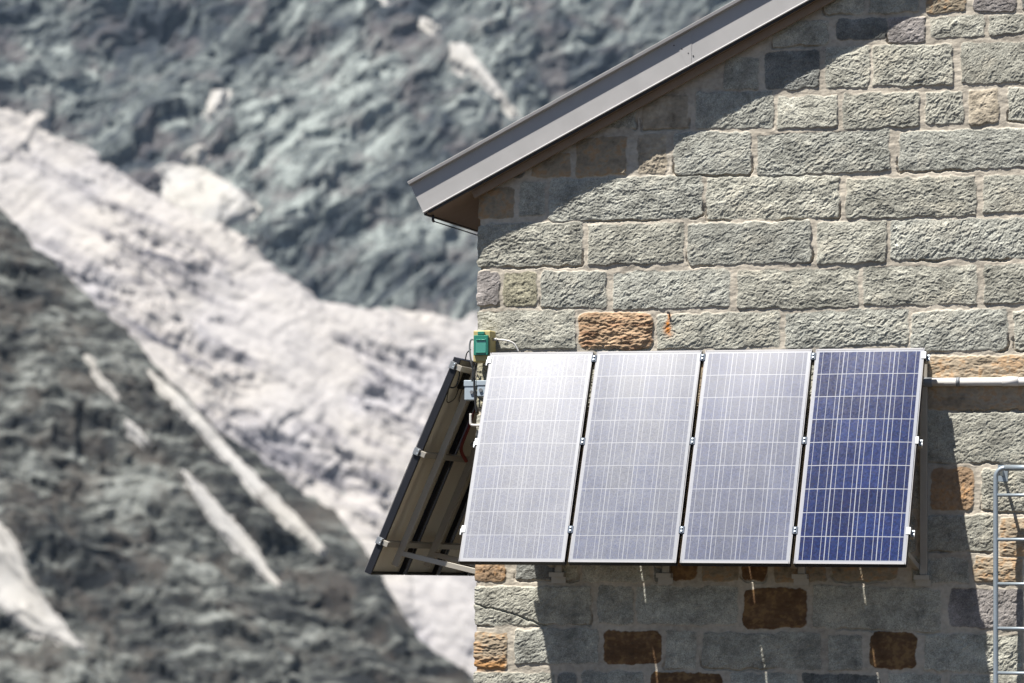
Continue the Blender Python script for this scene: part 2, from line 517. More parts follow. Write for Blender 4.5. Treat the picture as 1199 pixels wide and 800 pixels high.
def terrain(name, slope, u, w, h, mat, keep=None, bed=None):
    v = slope.pts(u, w, h); q = grid_quads(u.shape[1], u.shape[0], keep)
    bed = np.stack([np.broadcast_to(x, u.shape) for x in (bed or (u, w, 0 * u))], -1).reshape(-1, 3)
    v, q, bed = compact(v, q, bed)
    return mesh_obj(name, np_mesh(name, v, q, True, bed), mat)

def bed_coord(t):
    return t.n('ShaderNodeAttribute', attribute_name='tint')
def rock_mat(name, stops, warm, k):
    t = NT(name); p = t.pos(); bd = bed_coord(t).outputs['Vector']
    big = t.noise(p, .011 * k, 4, .6); mid = t.noise(p, .05 * k, 7, .68, dist=.5)
    fine = t.noise(p, .30 * k, 6, .72); strk = t.noise(bd, .05 * k, 8, .7, stretch=(.28, 1.6, 0), dist=.35)
    f = t.math('ADD', t.math('MULTIPLY', mid, .18), t.math('MULTIPLY', fine, .16)); f = t.math('ADD', f, t.math('MULTIPLY', big, .26))
    f = t.math('MULTIPLY_ADD', strk, .52, t.math('SUBTRACT', f, .06))
    sep = t.n('ShaderNodeSeparateXYZ'); t.l(bd, sep.inputs[0])
    if k == 1: f = t.math('ADD', f, t.math('MULTIPLY_ADD', sep.outputs[2], .046, -.022))
    col = t.ramp(f, stops)
    wn = t.ramp(t.noise(p, .026 * k, 5, .6), [(.5, 0), (.62, 1)])
    col = t.mix(t.math('MULTIPLY', wn, .6), col, warm)
    t.bump(fine, .5, .6 / k)
    return t.set(Base_Color=col, Roughness=.9, Specular_IOR_Level=.2)
def snow_mat(name, cols, dirt, k, amt, flow=False):
    t = NT(name); p = t.pos(); at = bed_coord(t)
    b = t.noise(p, .2 * k, 6, .7); big = t.noise(p, .011 * k, 3, .5)
    col = t.ramp(b, [(.35, cols[0]), (.62, cols[1])])
    col = t.mix(t.math('MULTIPLY', t.ramp(big, [(.42, 0), (.58, 1)]), .7), col, cols[2])
    if flow:
        sp0 = t.n('ShaderNodeSeparateXYZ'); t.l(at.outputs['Vector'], sp0.inputs[0])
        col = t.mix(t.math('MULTIPLY_ADD', sp0.outputs[2], -.4, .4), col, (.34, .32, .29))
        a = t.noise(at.outputs['Vector'], .05, 6, .66, stretch=(.16, 2.0, 0), dist=.2); a2 = t.noise(at.outputs['Vector'], .02, 5, .62, stretch=(.5, 2.2, 0), dist=.3)
        sep = t.n('ShaderNodeSeparateXYZ'); t.l(at.outputs['Vector'], sep.inputs[0])
        amt = t.math('MULTIPLY_ADD', sep.outputs[2], amt * .7, amt * .3)
        d = t.math('MULTIPLY', t.math('MAXIMUM', t.ramp(a, [(.50, 0), (.60, 1)]), t.ramp(a2, [(.54, 0), (.64, .8)])), amt)
    else:
        d = t.math('MULTIPLY', t.ramp(t.noise(p, .05 * k, 6, .65), [(.52, 0), (.64, 1)]), amt)
    col = t.mix(d, col, dirt)
    t.bump(b, .4, 1.0 / k)
    return t.set(Base_Color=col, Roughness=.75, Specular_IOR_Level=.25)
M_FAR = rock_mat('far_rock', [(.435, (.018, .024, .032)), (.478, (.056, .065, .067)), (.52, (.108, .123, .120)), (.57, (.24, .265, .252))], (.095, .083, .083), 1)
M_NEAR = rock_mat('near_rock', [(.44, (.009, .011, .013)), (.48, (.027, .029, .029)), (.52, (.064, .068, .063)), (.565, (.165, .174, .163))], (.058, .050, .043), 3.2)
M_ICE = snow_mat('glacier_ice', [(.25, .243, .255), (.335, .322, .330), (.345, .322, .298)], (.072, .070, .084), 1, .95, True)
M_SNOW = snow_mat('old_snow', [(.31, .305, .295), (.37, .36, .345), (.31, .295, .265)], (.16, .15, .135), 2, .5)

u, w = np.meshgrid(np.concatenate([np.arange(-700, -290, 6), np.arange(-290, 420, 1.4), np.arange(420, 1000, 6)]), np.arange(40, 1160, 1.4))
hf, gsd = far_relief(u, w)
pb, qb = beds_far(u, w)
pale = np.exp(-((u - 95) / 95) ** 2 - ((w - 600) / 120) ** 2) + .8 * np.exp(-((u - 20) / 40) ** 2 - ((w - 640) / 60) ** 2)    # a paler kind of rock
tag(terrain('mountain_slope', FAR, u, w, hf, M_FAR, None, (pb, qb, pale)), 'dark grey blue rock mountainside with cracks behind the glacier', 'mountain', kind='structure')

# the glacier: ice lying on the slope, broken into blocks and crevasses
uu, ww = warp(u, w, 6, 95, 71)
rag = gsd + 5 * fbm(u / 18, w / 18, 4, 74)
c, s = math.cos(-.62), math.sin(-.62)
p, q = uu * c + ww * s, -uu * s + ww * c
brk = sstep(-.12, .40, fbm(p / 120 + 3.3, q / 60, 3, 77) + .3 * sstep(560, 330, w) - .10) * sstep(8, 55, gsd + 14 * fbm(u / 60, w / 60, 2, 75))
hi = hf + 13 * sstep(-3, 16, rag) - 4
a, b = warp(u, w, 3, 14, 78); p2, q2 = p + (a - u), q + (b - w)
hi = hi + 2.0 * fbm(p / 90, q / 22, 3, 79) + (.5 + 3.6 * brk) * facets(p2 / 62, q2 / 13, 80) + (.1 + 2.0 * brk) * facets(p2 / 27, q2 / 6, 82) + (.1 + .5 * brk) * facets(p2 / 9, q2 / 3.4, 83) + .35 * fbm(u / 6, w / 5, 2, 85)
hi = hi - (1.0 + 4.5 * brk) * sstep(.35, .8, fbm(p / 40, q / 10, 3, 88)) - (.6 + 3.2 * brk) * sstep(.72, .95, ridged(p2 / 70, q2 / 17, 1, 90)) - 2.4 * brk * sstep(.75, .95, ridged(p2 / 16 + q2 / 40, q2 / 40, 1, 92))
keep = (rag[:-1, :-1] > -5) | (rag[1:, 1:] > -5)
tag(terrain('glacier', FAR, u, w, np.where(rag > -3.5, hi, hf - 4), M_ICE, keep, (p, q, brk)), 'pale dirty white glacier broken into ice blocks across the mountainside', 'glacier', kind='structure')

def snow_patch(name, slope, relief, poly, step, thick, rough, label):
    pu = [a for a, b in poly]; pw = [b for a, b in poly]; m = thick * 2 + rough * 2
    a, b = slope_grid(min(pu) - m, max(pu) + m, min(pw) - m, max(pw) + m, step)
    r = relief(a, b); r = r[0] if isinstance(r, tuple) else r
    sdv = poly_sd(a, b, poly) + rough * fbm(a / (rough * 4), b / (rough * 4), 3, 91) - .12 * thick + .5 * rough * fbm(a / (rough * 1.3), b / (rough * 1.3), 2, 93)
    n = max(1, int(3.2 * thick / step)); rp_ = np.pad(r, n, mode='edge'); cs = np.cumsum(np.cumsum(np.pad(rp_, ((1, 0), (1, 0))), 0), 1); m2 = 2 * n + 1
    r = np.maximum(r, (cs[m2:, m2:] - cs[:-m2, m2:] - cs[m2:, :-m2] + cs[:-m2, :-m2]) / m2 ** 2)
    lo = fbm(a / 12, b / 12, 2, 95) * .15 * thick
    h = r + thick * sstep(-thick * .25, thick * .55, sdv) - thick * .2 + lo
    k = (sdv[:-1, :-1] > -thick * .5) | (sdv[1:, 1:] > -thick * .5)
    tag(terrain(name, slope, a, b, h, M_SNOW, k), label, 'snow', kind='structure')
for poly, lab in ((SNOW_A, 'rounded white snow patch above the glacier edge'), (SNOW_B, 'tiny white snow patch above the rounded patch'),
                  (SNOW_C, 'small upright pale snow patch on the rock face'), (SNOW_D, 'pale snow gully narrowing down to the roof edge'),
                  (SNOW_E, 'bright snow spot at the top edge of the rock face'), (SNOW_F, 'short bright snow streak above the long gully')):
    snow_patch('snow_patch', FAR, far_relief, poly, 1.0, 6, 1.3, lab)
for poly, lab in ((STREAK_A, 'short upper white snow streak on the dark ridge'), (STREAK_B, 'thin short snow streak in the middle of the dark ridge'),
                  (STREAK_C, 'long narrow snow streak running down the dark ridge'), (STREAK_D, 'long broad snow streak along the ridge edge beside the glacier'),
                  (SNOWFIELD, 'tapering white snowfield at the lower left of the ridge')):
    snow_patch('snow_patch', NEAR, near_relief, poly, .4, 1.3, .34, lab)

u, w = slope_grid(-135, 110, -20, 432, .58)
tag(terrain('rock_ridge', NEAR, u, w, near_relief(u, w), M_NEAR), 'dark rocky ridge falling steeply in front of the glacier', 'ridge', kind='structure')

# ground: stony terrace round the hut, falling away to the valley floor
def radial_ground():
    rr = np.concatenate([np.linspace(0, 24, 40), np.geomspace(25, 4300, 70)]); th = np.linspace(0, 2 * np.pi, 97)
    R, T = np.meshgrid(rr, th); X = 4 + R * np.cos(T); Y = -8 + R * np.sin(T)
    z = -2.7 - np.where(R > 26, np.minimum((R - 26) * .55, 137), 0) + np.minimum(R, 26) / 26 * .12 * fbm(X / 2.5, Y / 2.5, 4, 97)
    z = z + np.clip((R - 26) / 200, 0, 1) * 6 * fbm(X / 60, Y / 60, 3, 99)
    v = np.stack([X, Y, z], -1).reshape(-1, 3)
    t = NT('stony_ground'); p = t.pos()
    n1 = t.noise(p, .8, 7, .65); n2 = t.noise(p, 6, 5, .7)
    col = t.ramp(t.math('MULTIPLY_ADD', n2, .4, t.math('MULTIPLY', n1, .6)), [(.35, (.026, .019, .012)), (.52, (.052, .038, .024)), (.7, (.095, .072, .048))])
    t.bump(n2, .6, .05); t.set(Base_Color=col, Roughness=.95, Specular_IOR_Level=.2)
    o = mesh_obj('ground', np_mesh('ground', v, grid_quads(len(rr), len(th))[:, ::-1] * 1), t.m)
    tag(o, 'stony tan ground round the hut falling away to the valley', 'ground', kind='structure')
radial_ground()

# thin blue air between the hut and the mountains
b_ = MB(); b_.box((-4600, -4600, -152), (4600, 4600, 760))
hz = bpy.data.materials.new('air'); hz.use_nodes = True; ht = hz.node_tree
ht.nodes.remove(ht.nodes['Principled BSDF']); pv = ht.nodes.new('ShaderNodeVolumePrincipled')
pv.inputs['Color'].default_value = (.55, .74, 1.0, 1); pv.inputs['Density'].default_value = 2.1e-5
ht.links.new(pv.outputs[0], ht.nodes['Material Output'].inputs['Volume'])
tag(b_.build('haze', hz), 'thin blue haze in front of the far mountainside', 'haze', kind='stuff')

# ---------------------------------------------------------------- stone hut
EX, EY, EZ, SLP = -0.3408, -0.1265, 2.368, 0.50696     # lower front corner of the verge, roof slope
TH = math.atan(SLP); RT = Vector((math.cos(TH), 0, math.sin(TH))); RN = Vector((-math.sin(TH), 0, math.cos(TH)))
BW, BD, GZ = 8.0, 7.0, -2.85                            # width, depth, foot of the walls
APX = BW / 2

TINT = {'g': (.378, .371, .314), 'd': (.185, .188, .172), 'b': (.265, .222, .16), 'o': (.335, .235, .148), 'q': (.29, .20, .125), 'n': (.325, .265, .19),
        'r': (.14, .080, .040), 'p': (.255, .235, .222), 't': (.345, .30, .23), 'y': (.285, .268, .195)}
rs = np.random.RandomState(8)
def fill_row(out, z0, z1, xa, xb, kinds='gggggggggdgbgggy'):
    x = xa
    while x < xb - .08:
        wd = rs.choice([.28, .42, .6, .75, .85]) * (1 + .2 * rs.rand()); x1 = min(x + wd, xb)
        if xb - x1 < .15: x1 = xb
        out.append((kinds[rs.randint(len(kinds))], x, x1, z0 + .008 * rs.rand(), z1 - .008 * rs.rand())); x = x1 + .036
ALL = list(STONES)
rows = []
for st in sorted(STONES, key=lambda a: -(a[3] + a[4])):
    mid = (st[3] + st[4]) / 2
    if rows and abs(np.mean([(a[3] + a[4]) / 2 for a in rows[-1]]) - mid) < .11: rows[-1].append(st)
    else: rows.append([st])
for ss in rows:
    ss.sort(key=lambda a: a[1]); xm = max(a[2] for a in ss)
    fill_row(ALL, np.mean([a[3] for a in ss[-2:]]), np.mean([a[4] for a in ss[-2:]]), xm + .036, BW + .02)
for z0, z1 in ((3.815, 4.05), (4.09, 4.31), (4.35, 4.6)): fill_row(ALL, z0, z1, 2.2, BW - 1)
z = -.82
while z > GZ - .1:
    fill_row(ALL, z - .235, z, -.01, BW + .02); z -= .272
SIDE = []
z = 2.6
while z > GZ - .1:
    fill_row(SIDE, z - .235, z, -.02, BD); z -= .272

CRACK = [(-.004, -.131), (.048, -.160), (.156, -.167), (.259, -.204), (.344, -.241), (.469, -.267)]
def masonry(X, Z, stones, seed, photo=True):
    """relief (m, out of the wall) and colour of coursed rock-faced stone on a regular grid"""
    xs, zs = X[0], Z[:, 0]
    Xw = X + .010 * fbm(X / .09, Z / .09, 2, seed) + .004 * fbm(X / .025, Z / .025, 2, seed + 2)
    Zw = Z + .011 * fbm(X / .10, Z / .08, 2, seed + 4) + .004 * fbm(X / .025, Z / .025, 2, seed + 6)
    ca, sa = math.cos(.42), math.sin(.42)
    p = (X * ca + Z * sa) / 1.4; q = -X * sa + Z * ca
    wx, wz = .012 * fbm(X / .05, Z / .05, 2, seed + 60), .012 * fbm(X / .05, Z / .05, 2, seed + 63)
    def field(ang, st, kx, sd_):
        p = (X * math.cos(ang) + Z * math.sin(ang)) / st + wx; q = -X * math.sin(ang) + Z * math.cos(ang) + wz
        return .85 * (.0036 * fbm(p / .13, q / .10, 3, sd_, .55) + kx * (.0020 * facets(p / .040, q / .028, sd_ + 3) + .0017 * facets(p / .018, q / .013, sd_ + 4) + .0012 * facets(p / .010, q / .008, sd_ + 6))
                + .0028 * fbm(p / .022, q / .015, 3, sd_ + 5, .75))
    RF = [field(.42, 1.5, 1.0, seed + 8), field(.15, 1.25, .8, seed + 70), field(.75, 1.5, 1.15, seed + 80)]
    RB = .006 * fbm(X / .16, (Z + wz) / .06, 2, seed + 20) + .0045 * ridged((X + wx) / .12, (Z + .8 * wz) / .03, 3, seed + 22) + .0035 * fbm(X / .03, Z / .012, 3, seed + 24)
    G = .005 * fbm(X / .04, Z / .04, 4, seed + 26, .6) + .0016 * fbm(X / .008, Z / .008, 2, seed + 29)
    m1 = fbm(X / .14, Z / .12, 4, seed + 31); m2 = fbm(X / .035, Z / .03, 3, seed + 35); m3 = fbm(X / .4, Z / .3, 3, seed + 38)
    H = -.0045 + .0030 * fbm(X / .10, Z / .05, 3, seed + 41) + .0004 * fbm(X / .012, Z / .012, 2, seed + 44)
    mor = np.array([.415, .375, .310]); C = mor * (1 + .13 * m2 + .20 * m3)[..., None]
    S = np.zeros_like(X)
    rr = np.random.RandomState(seed + 5)
    for kind, x0, x1, z0, z1 in stones:
        a = [rr.rand() for _ in range(8)]
        i0, i1 = np.searchsorted(xs, (x0 - .04, x1 + .04)); j0, j1 = np.searchsorted(zs, (z0 - .04, z1 + .04))
        if i1 <= i0 or j1 <= j0: continue
        sl = (slice(j0, j1), slice(i0, i1))
        x, zz = Xw[sl], Zw[sl]
        cx, cz, hx, hz = (x0 + x1) / 2, (z0 + z1) / 2, (x1 - x0) / 2 + .006, (z1 - z0) / 2 + .005
        x = x + (a[0] - .5) * .05 * (zz - cz); zz = zz + (a[1] - .5) * .05 * (x - cx)
        rad = min(.011 + .03 * a[2] ** 2, hx * .8, hz * .8)
        if kind in 'orq': rad = min(.05, hz * .7)
        qx, qz = np.abs(x - cx) - hx + rad, np.abs(zz - cz) - hz + rad
        sdv = -(np.hypot(np.maximum(qx, 0), np.maximum(qz, 0)) + np.minimum(np.maximum(qx, qz), 0) - rad)
        body = sstep(-.001, .007, sdv); dome = sstep(0, .07, sdv)
        rel = RB[sl] if kind in 'on' else (G[sl] if kind in 'tyq' else RF[(0, 0, 1, 2, 0)[int(a[1] * 4.99)]][sl])
        amp = {'g': 1.0, 'd': .9, 'b': .9, 'o': 1.15, 'q': .9, 'n': .8, 'r': .5, 'p': .8, 't': .8, 'y': 1.0}[kind] * (.8 + .4 * a[3])
        h = .0 + .004 * dome + .005 * (a[4] - .4) + amp * rel * (.35 + .65 * sstep(0, .03, sdv)) + (a[5] - .5) * .05 * (x - cx) / max(hx, .2) * .15 + (a[6] - .6) * .06 * (zz - cz)
        hm = H[sl]; hh = np.where(body > 0, hm * (1 - body) + np.maximum(h, -.011) * body, hm)
        H[sl] = hh
        if a[6] > .45:                                   # open bed joint below part of the stone
            gap = sstep(-.013, -.008, sdv) * sstep(.004, -.001, sdv) * sstep(.1, .75, (cz - zz) / hz) * sstep(.15, .5, fbm(x / .35 + 9 * a[2], x * 0 + 5 * a[3], 2, seed + 50) + .25)
            H[sl] = H[sl] - .020 * gap
        base = np.array(TINT[kind]) * (.88 + .26 * a[7])
        k = (1 + .33 * m1[sl] + .17 * m2[sl] + .12 * m3[sl])[..., None]
        tone = sstep(.15, .9, m3[sl] + .6 * m1[sl] + .5 * (a[0] - .5))[..., None]
        col = base * k
        if kind == 'g': col = col * (1 - .30 * tone) + np.array([.30, .265, .20]) * k * .30 * tone
        if kind == 'g' and a[2] > .6: col = col * np.array([.95, .97, 1.0])
        if kind in 'or':
            bnd = sstep(-.2, .7, fbm(X[sl] / .16, Z[sl] / .028, 3, seed + 47))[..., None]
            col = col * (1 - .45 * bnd) + np.array([.22, .085, .035] if kind == 'o' else [.10, .05, .02]) * .45 * bnd
        if kind == 'r':
            och = sstep(-.05, .7, m2[sl] + .7 * m1[sl])[..., None]; col = col * (1 - .6 * och) + np.array([.25, .155, .065]) * .6 * och
        if kind in 'bnq':
            bnd = sstep(.0, .8, m1[sl] + m2[sl])[..., None]; col = col * (1 - .5 * bnd) + np.array([.33, .17, .06]) * .5 * bnd
        C[sl] = C[sl] * (1 - body[..., None]) + col * body[..., None]
        S[sl] = np.maximum(S[sl], body)
    if photo:                                            # rust run below a wall pin, rusty foot of a corner stone, a long crack
        st = np.exp(-((X - 1.259 - .010 * m1) / (.013 + .010 * sstep(1.68, 1.60, Z))) ** 2) * sstep(1.53, 1.60, Z) * sstep(1.715, 1.69, Z) * np.clip(.85 + .8 * m2, 0, 1)
        C = C * (1 - st[..., None]) + np.array([.48, .17, .02]) * st[..., None]
        st = sstep(.21, .18, X) * sstep(-.46, -.52, Z + .02 * m2) * sstep(-.58, -.55, Z) * .8
        C = C * (1 - st[..., None]) + np.array([.36, .18, .06]) * st[..., None]
        d = np.full(X.shape, 9.0)
        for (ax, az), (bx, bz) in zip(CRACK[:-1], CRACK[1:]):
            t = np.clip(((Xw - ax) * (bx - ax) + (Zw - az) * (bz - az)) / ((bx - ax) ** 2 + (bz - az) ** 2), 0, 1)
            d = np.minimum(d, np.hypot(Xw - ax - t * (bx - ax), Zw - az - t * (bz - az)))
        H = H - .020 * sstep(.007, .002, d)
    return H, np.clip(C, .01, .8), S

def masonry_mat():
    t = NT('rock_faced_stone'); c = t.coord()
    at = t.n('ShaderNodeAttribute', attribute_name='tint')
    n1 = t.noise(c, 150, 4, .75); n2 = t.noise(c, 45, 4, .65)
    sp = t.ramp(t.noise(c, 115, 4, .85), [(.33, .38), (.45, .88), (.56, 1.0), (.67, 1.55)])
    # the mortar is finer grained than the stone: told apart by its warmer colour
    sc = t.n('ShaderNodeSeparateColor'); t.l(at.outputs['Color'], sc.inputs[0])
    mo = t.ramp(t.math('SUBTRACT', t.math('SUBTRACT', t.math('MULTIPLY', sc.outputs[0], 1.0), sc.outputs[1]), .0), [(.024, 0), (.036, 1)])
    f = t.math('MULTIPLY_ADD', n1, .9, t.math('MULTIPLY_ADD', n2, .6, .25)); f = t.math('MULTIPLY', f, sp)
    f = t.mix(mo, f, t.math('MULTIPLY_ADD', n2, .5, .75))
    mul = t.n('ShaderNodeVectorMath', operation='SCALE'); t.l(at.outputs['Color'], mul.inputs[0]); t.l(f, mul.inputs['Scale'])
    t.bump(t.math('ADD', n1, n2), t.math('MULTIPLY_ADD', mo, -.4, .6), .006)
    return t.set(Base_Color=mul.outputs[0], Roughness=.88, Specular_IOR_Level=.3)
M_STONE = masonry_mat()

hut = thing('stone_hut', 'grey green stone hut gable with metal roof edge carrying solar panels', 'building', (0, 0, GZ))
def roof_z(x): return np.minimum(EZ + SLP * (x - EX), EZ + SLP * (2 * APX - x - EX)) + .03

def front_wall():
    V, Q, CC = [], [], []; off = 0
    for x0, x1, z0, z1, st, corner in ((0, 3.80, -.86, 3.86, .0038, True), (3.80, 5.6, -1.6, 4.6, .0075, False), (5.6, BW, -1.6, 4.6, .015, False), (3.80, BW, GZ, -1.6, .02, False), (0, 3.8, GZ, -.86, .012, True), (2.3, 3.8, 3.86, 4.6, .010, False)):
        xs = np.linspace(x0, x1, int(round((x1 - x0) / st)) + 1); zs = np.linspace(z0, z1, int(round((z1 - z0) / st)) + 1)
        X, Z = np.meshgrid(xs, zs); H, C, S = masonry(X, Z, ALL, 101)
        if corner:
            e = 1 - sstep(0, .045, X); edge = S[:, 5:6] * .014 + .006 * fbm(Z[:, :1] / .06, Z[:, :1] * 0 + 2.2, 3, 7) + .7 * np.maximum(H[:, 3:4], 0)
            Xo = X - e * edge; H = H - .012 * e ** 2
        else: Xo = X
        v = np.stack([Xo, -H, Z - GZ], -1)
        q = grid_quads(len(xs), len(zs), keep=(Z[:-1, :-1] < roof_z(X[:-1, :-1])))
        v2, q2, c2 = compact(v.reshape(-1, 3), q, C.reshape(-1, 3))
        V.append(v2); Q.append(q2 + off); CC.append(c2); off += len(v2)
        if corner:                                       # the return of the corner stones
            n = len(zs); back = []
            for k, dy in enumerate((0, .03, .07, .13)):
                bx = Xo[:, 0] + (.0 if k == 0 else .004 * perlin(zs / .03, zs * 0 + k, 5)); back.append(np.stack([bx, -H[:, 0] + dy, Z[:, 0] - GZ], -1))
            bv = np.concatenate(back); V.append(bv); CC.append(np.concatenate([C[:, 0]] * 4))
            iq = np.arange(4 * n).reshape(4, n); qq = np.stack([iq[1:, :-1], iq[:-1, :-1], iq[:-1, 1:], iq[1:, 1:]], -1).reshape(-1, 4)
            qq = qq[bv[qq[:, 0], 2] + GZ < roof_z(0.0)]
            Q.append(qq + off); off += len(bv)
    me = np_mesh('gable_wall', np.concatenate(V), np.concatenate(Q), True, np.concatenate(CC))
    return mesh_obj('gable_wall', me, M_STONE, hut)
front_wall()
def side_wall(x, sgn, stones):
    ys = np.linspace(.02, BD, 320); zs = np.linspace(GZ, 2.52, 250); Y, Z = np.meshgrid(ys, zs)
    H, C, S = masonry(Y, Z, stones, 301, False)
    v = np.stack([x + sgn * (H - .006), Y, Z - GZ], -1).reshape(-1, 3); q = grid_quads(len(ys), len(zs))
    me = np_mesh('side_wall', v, q if sgn > 0 else q[:, ::-1], True, C.reshape(-1, 3)); return mesh_obj('side_wall', me, M_STONE, hut)
side_wall(0, -1, SIDE); side_wall(BW, 1, SIDE)
mb = MB(); mb.box((.02, BD - .3, 0), (BW - .02, BD - .01, 2.5 - GZ))
mb.add([(.02, BD - .3, 2.5 - GZ), (BW - .02, BD - .3, 2.5 - GZ), (APX, BD - .3, 4.5 - GZ), (.02, BD - .01, 2.5 - GZ), (BW - .02, BD - .01, 2.5 - GZ), (APX, BD - .01, 4.5 - GZ)],
       [(0, 1, 2), (3, 5, 4), (0, 3, 4, 1), (1, 4, 5, 2), (2, 5, 3, 0)])
M_PLAIN = metal_mat('plain_stone', (.26, .26, .23), .9, 0, .4, 20, .2)
mb.build('back_wall', M_PLAIN, hut)

M_SHEET = metal_mat('roof_sheet', (.36, .352, .346), .50, .08, .16, 8, .35)
M_SOFFIT = metal_mat('soffit_boards', (.26, .195, .145), .7, 0, .25, 14, .3)
M_BOARD = metal_mat('verge_board', (.24, .18, .13), .7, 0, .3, 18, .3)
M_DARK = metal_mat('dark_trim', (.035, .033, .033), .5, .2, .1, 20, .4)
E0 = Vector((EX, 0, EZ - GZ))
RL = (APX - EX) / math.cos(TH)
def mirror(v): return Vector((2 * APX - v[0], v[1], v[2]))
for side in (0, 1):
    tr = (lambda p: Vector(p)) if side == 0 else mirror
    def rp(s, y, n): return tr(E0 + RT * s + Vector((0, y, 0)) + RN * n)
    def slab(name, prof, mat, parent, s0=0.0, s1=RL):
        b = MB(); n = len(prof)
        vs = [rp(s0 + (0 if side == 0 else 0), y, h) for y, h in prof] + [rp(s1 + h * math.tan(TH) * 1.0, y, h) for y, h in prof]
        b.add(vs, [(i, (i + 1) % n, (i + 1) % n + n, i + n) for i in range(n)] + [tuple(range(n)), tuple(range(n, 2 * n))])
        return b.build(name, mat, parent)
    roof = slab('roof', [(-.097, .007), (BD + .2, .007), (BD + .2, .19), (-.097, .19)], M_SHEET, hut, .004)
    fas = slab('verge_flashing', [(EY, .007), (EY, .197), (-.158, .204), (-.161, .2215), (-.157, .224), (-.10, .224), (-.10, -.003), (-.1345, -.003), (-.1355, .002), (-.133, .0065)], M_SHEET, roof)
    if side == 0: slab('lap_joint', [(EY - .002, .010), (EY - .002, .196), (EY + .002, .196), (EY + .002, .010)], M_SHEET, fas, 1.955, 1.985)
    slab('soffit', [(-.094, -.012), (BD + .15, -.012), (BD + .15, .004), (-.094, .004)], M_SOFFIT, roof, .012)
    slab('verge_board', [(-.060, -.062), (-.036, -.062), (-.036, -.0145), (-.060, -.0145)], M_BOARD, roof, .33)
    b = MB()                                             # underside of the verge flashing, screws in the seam
    for i in range(2):
        a0, a1 = (.03, RL * .09) if i == 0 else (RL * .09 + .004, RL)
        vs = []
        for s_ in (a0, a1):
            for y, n in ((-.122, -.016), (-.098, -.016), (-.098, -.0045), (-.122, -.0045)): vs.append(rp(s_, y, n))
        b.add(vs, [(0, 1, 2, 3), (7, 6, 5, 4), (0, 4, 5, 1), (1, 5, 6, 2), (2, 6, 7, 3), (3, 7, 4, 0)])
    b.build('drip_edge', M_DARK, roof)
    if side == 0:
        for s_, n in ((2.02, .045), (2.00, .075), (1.975, .12), (1.94, .165)):
            b = MB(); c = rp(s_, EY, n); b.tube([c + Vector((0, .002, 0)), c + Vector((0, -.003, 0))], .0045, 8)
            b.build('screw', M_DARK, fas)
    b = MB()                                             # eave trim and a thin drip rod below it
    b.box((tr((EX, 0, 0)).x - .008, -.09, E0.z - .012), (tr((EX, 0, 0)).x + .012, BD + .15, E0.z + .010))
    b.build('eave_trim', M_DARK, roof)
    b = MB(); xx = tr((EX + .035, 0, 0)).x
    b.tube([(xx, -.02, E0.z - .045), (xx, BD, E0.z - .045)], .004, 8)
    b.tube([(xx, -.02, E0.z - .045), (xx, -.035, E0.z - .04), (xx, -.035, E0.z - .005)], .009, 8)
    b.build('drip_rod', M_DARK, roof)

# ---------------------------------------------------------------- solar panels
PW, PG, PL = .6795, .024, 1.4685
TILT_F = math.atan2(.6234, 1.3296); TILT_S = math.atan2(.5976, 1.3881); PLS = math.hypot(.5976, 1.3881)
M_ALU = metal_mat('aluminium', (.17, .17, .18), .52, .3, .10, 40, .35)
M_RAIL = metal_mat('weathered_aluminium', (.40, .37, .32), .5, .35, .12, 30, .5)
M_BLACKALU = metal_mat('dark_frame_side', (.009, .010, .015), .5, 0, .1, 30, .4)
M_GALV = metal_mat('galvanised_steel', (.33, .38, .42), .42, .55, .16, 50, .5)
M_CLAMP = metal_mat('bright_clamp', (.30, .31, .32), .42, .5, .12, 60, .6)
M_MID = metal_mat('mid_clamp', (.055, .075, .11), .55, 0, .2, 60, .25)
M_BACK = metal_mat('backsheet', (.76, .70, .58), .55, 0, .14, 6, .4)
M_BLACK = metal_mat('black_plastic', (.02, .02, .02), .5, 0, .1, 30, .4)

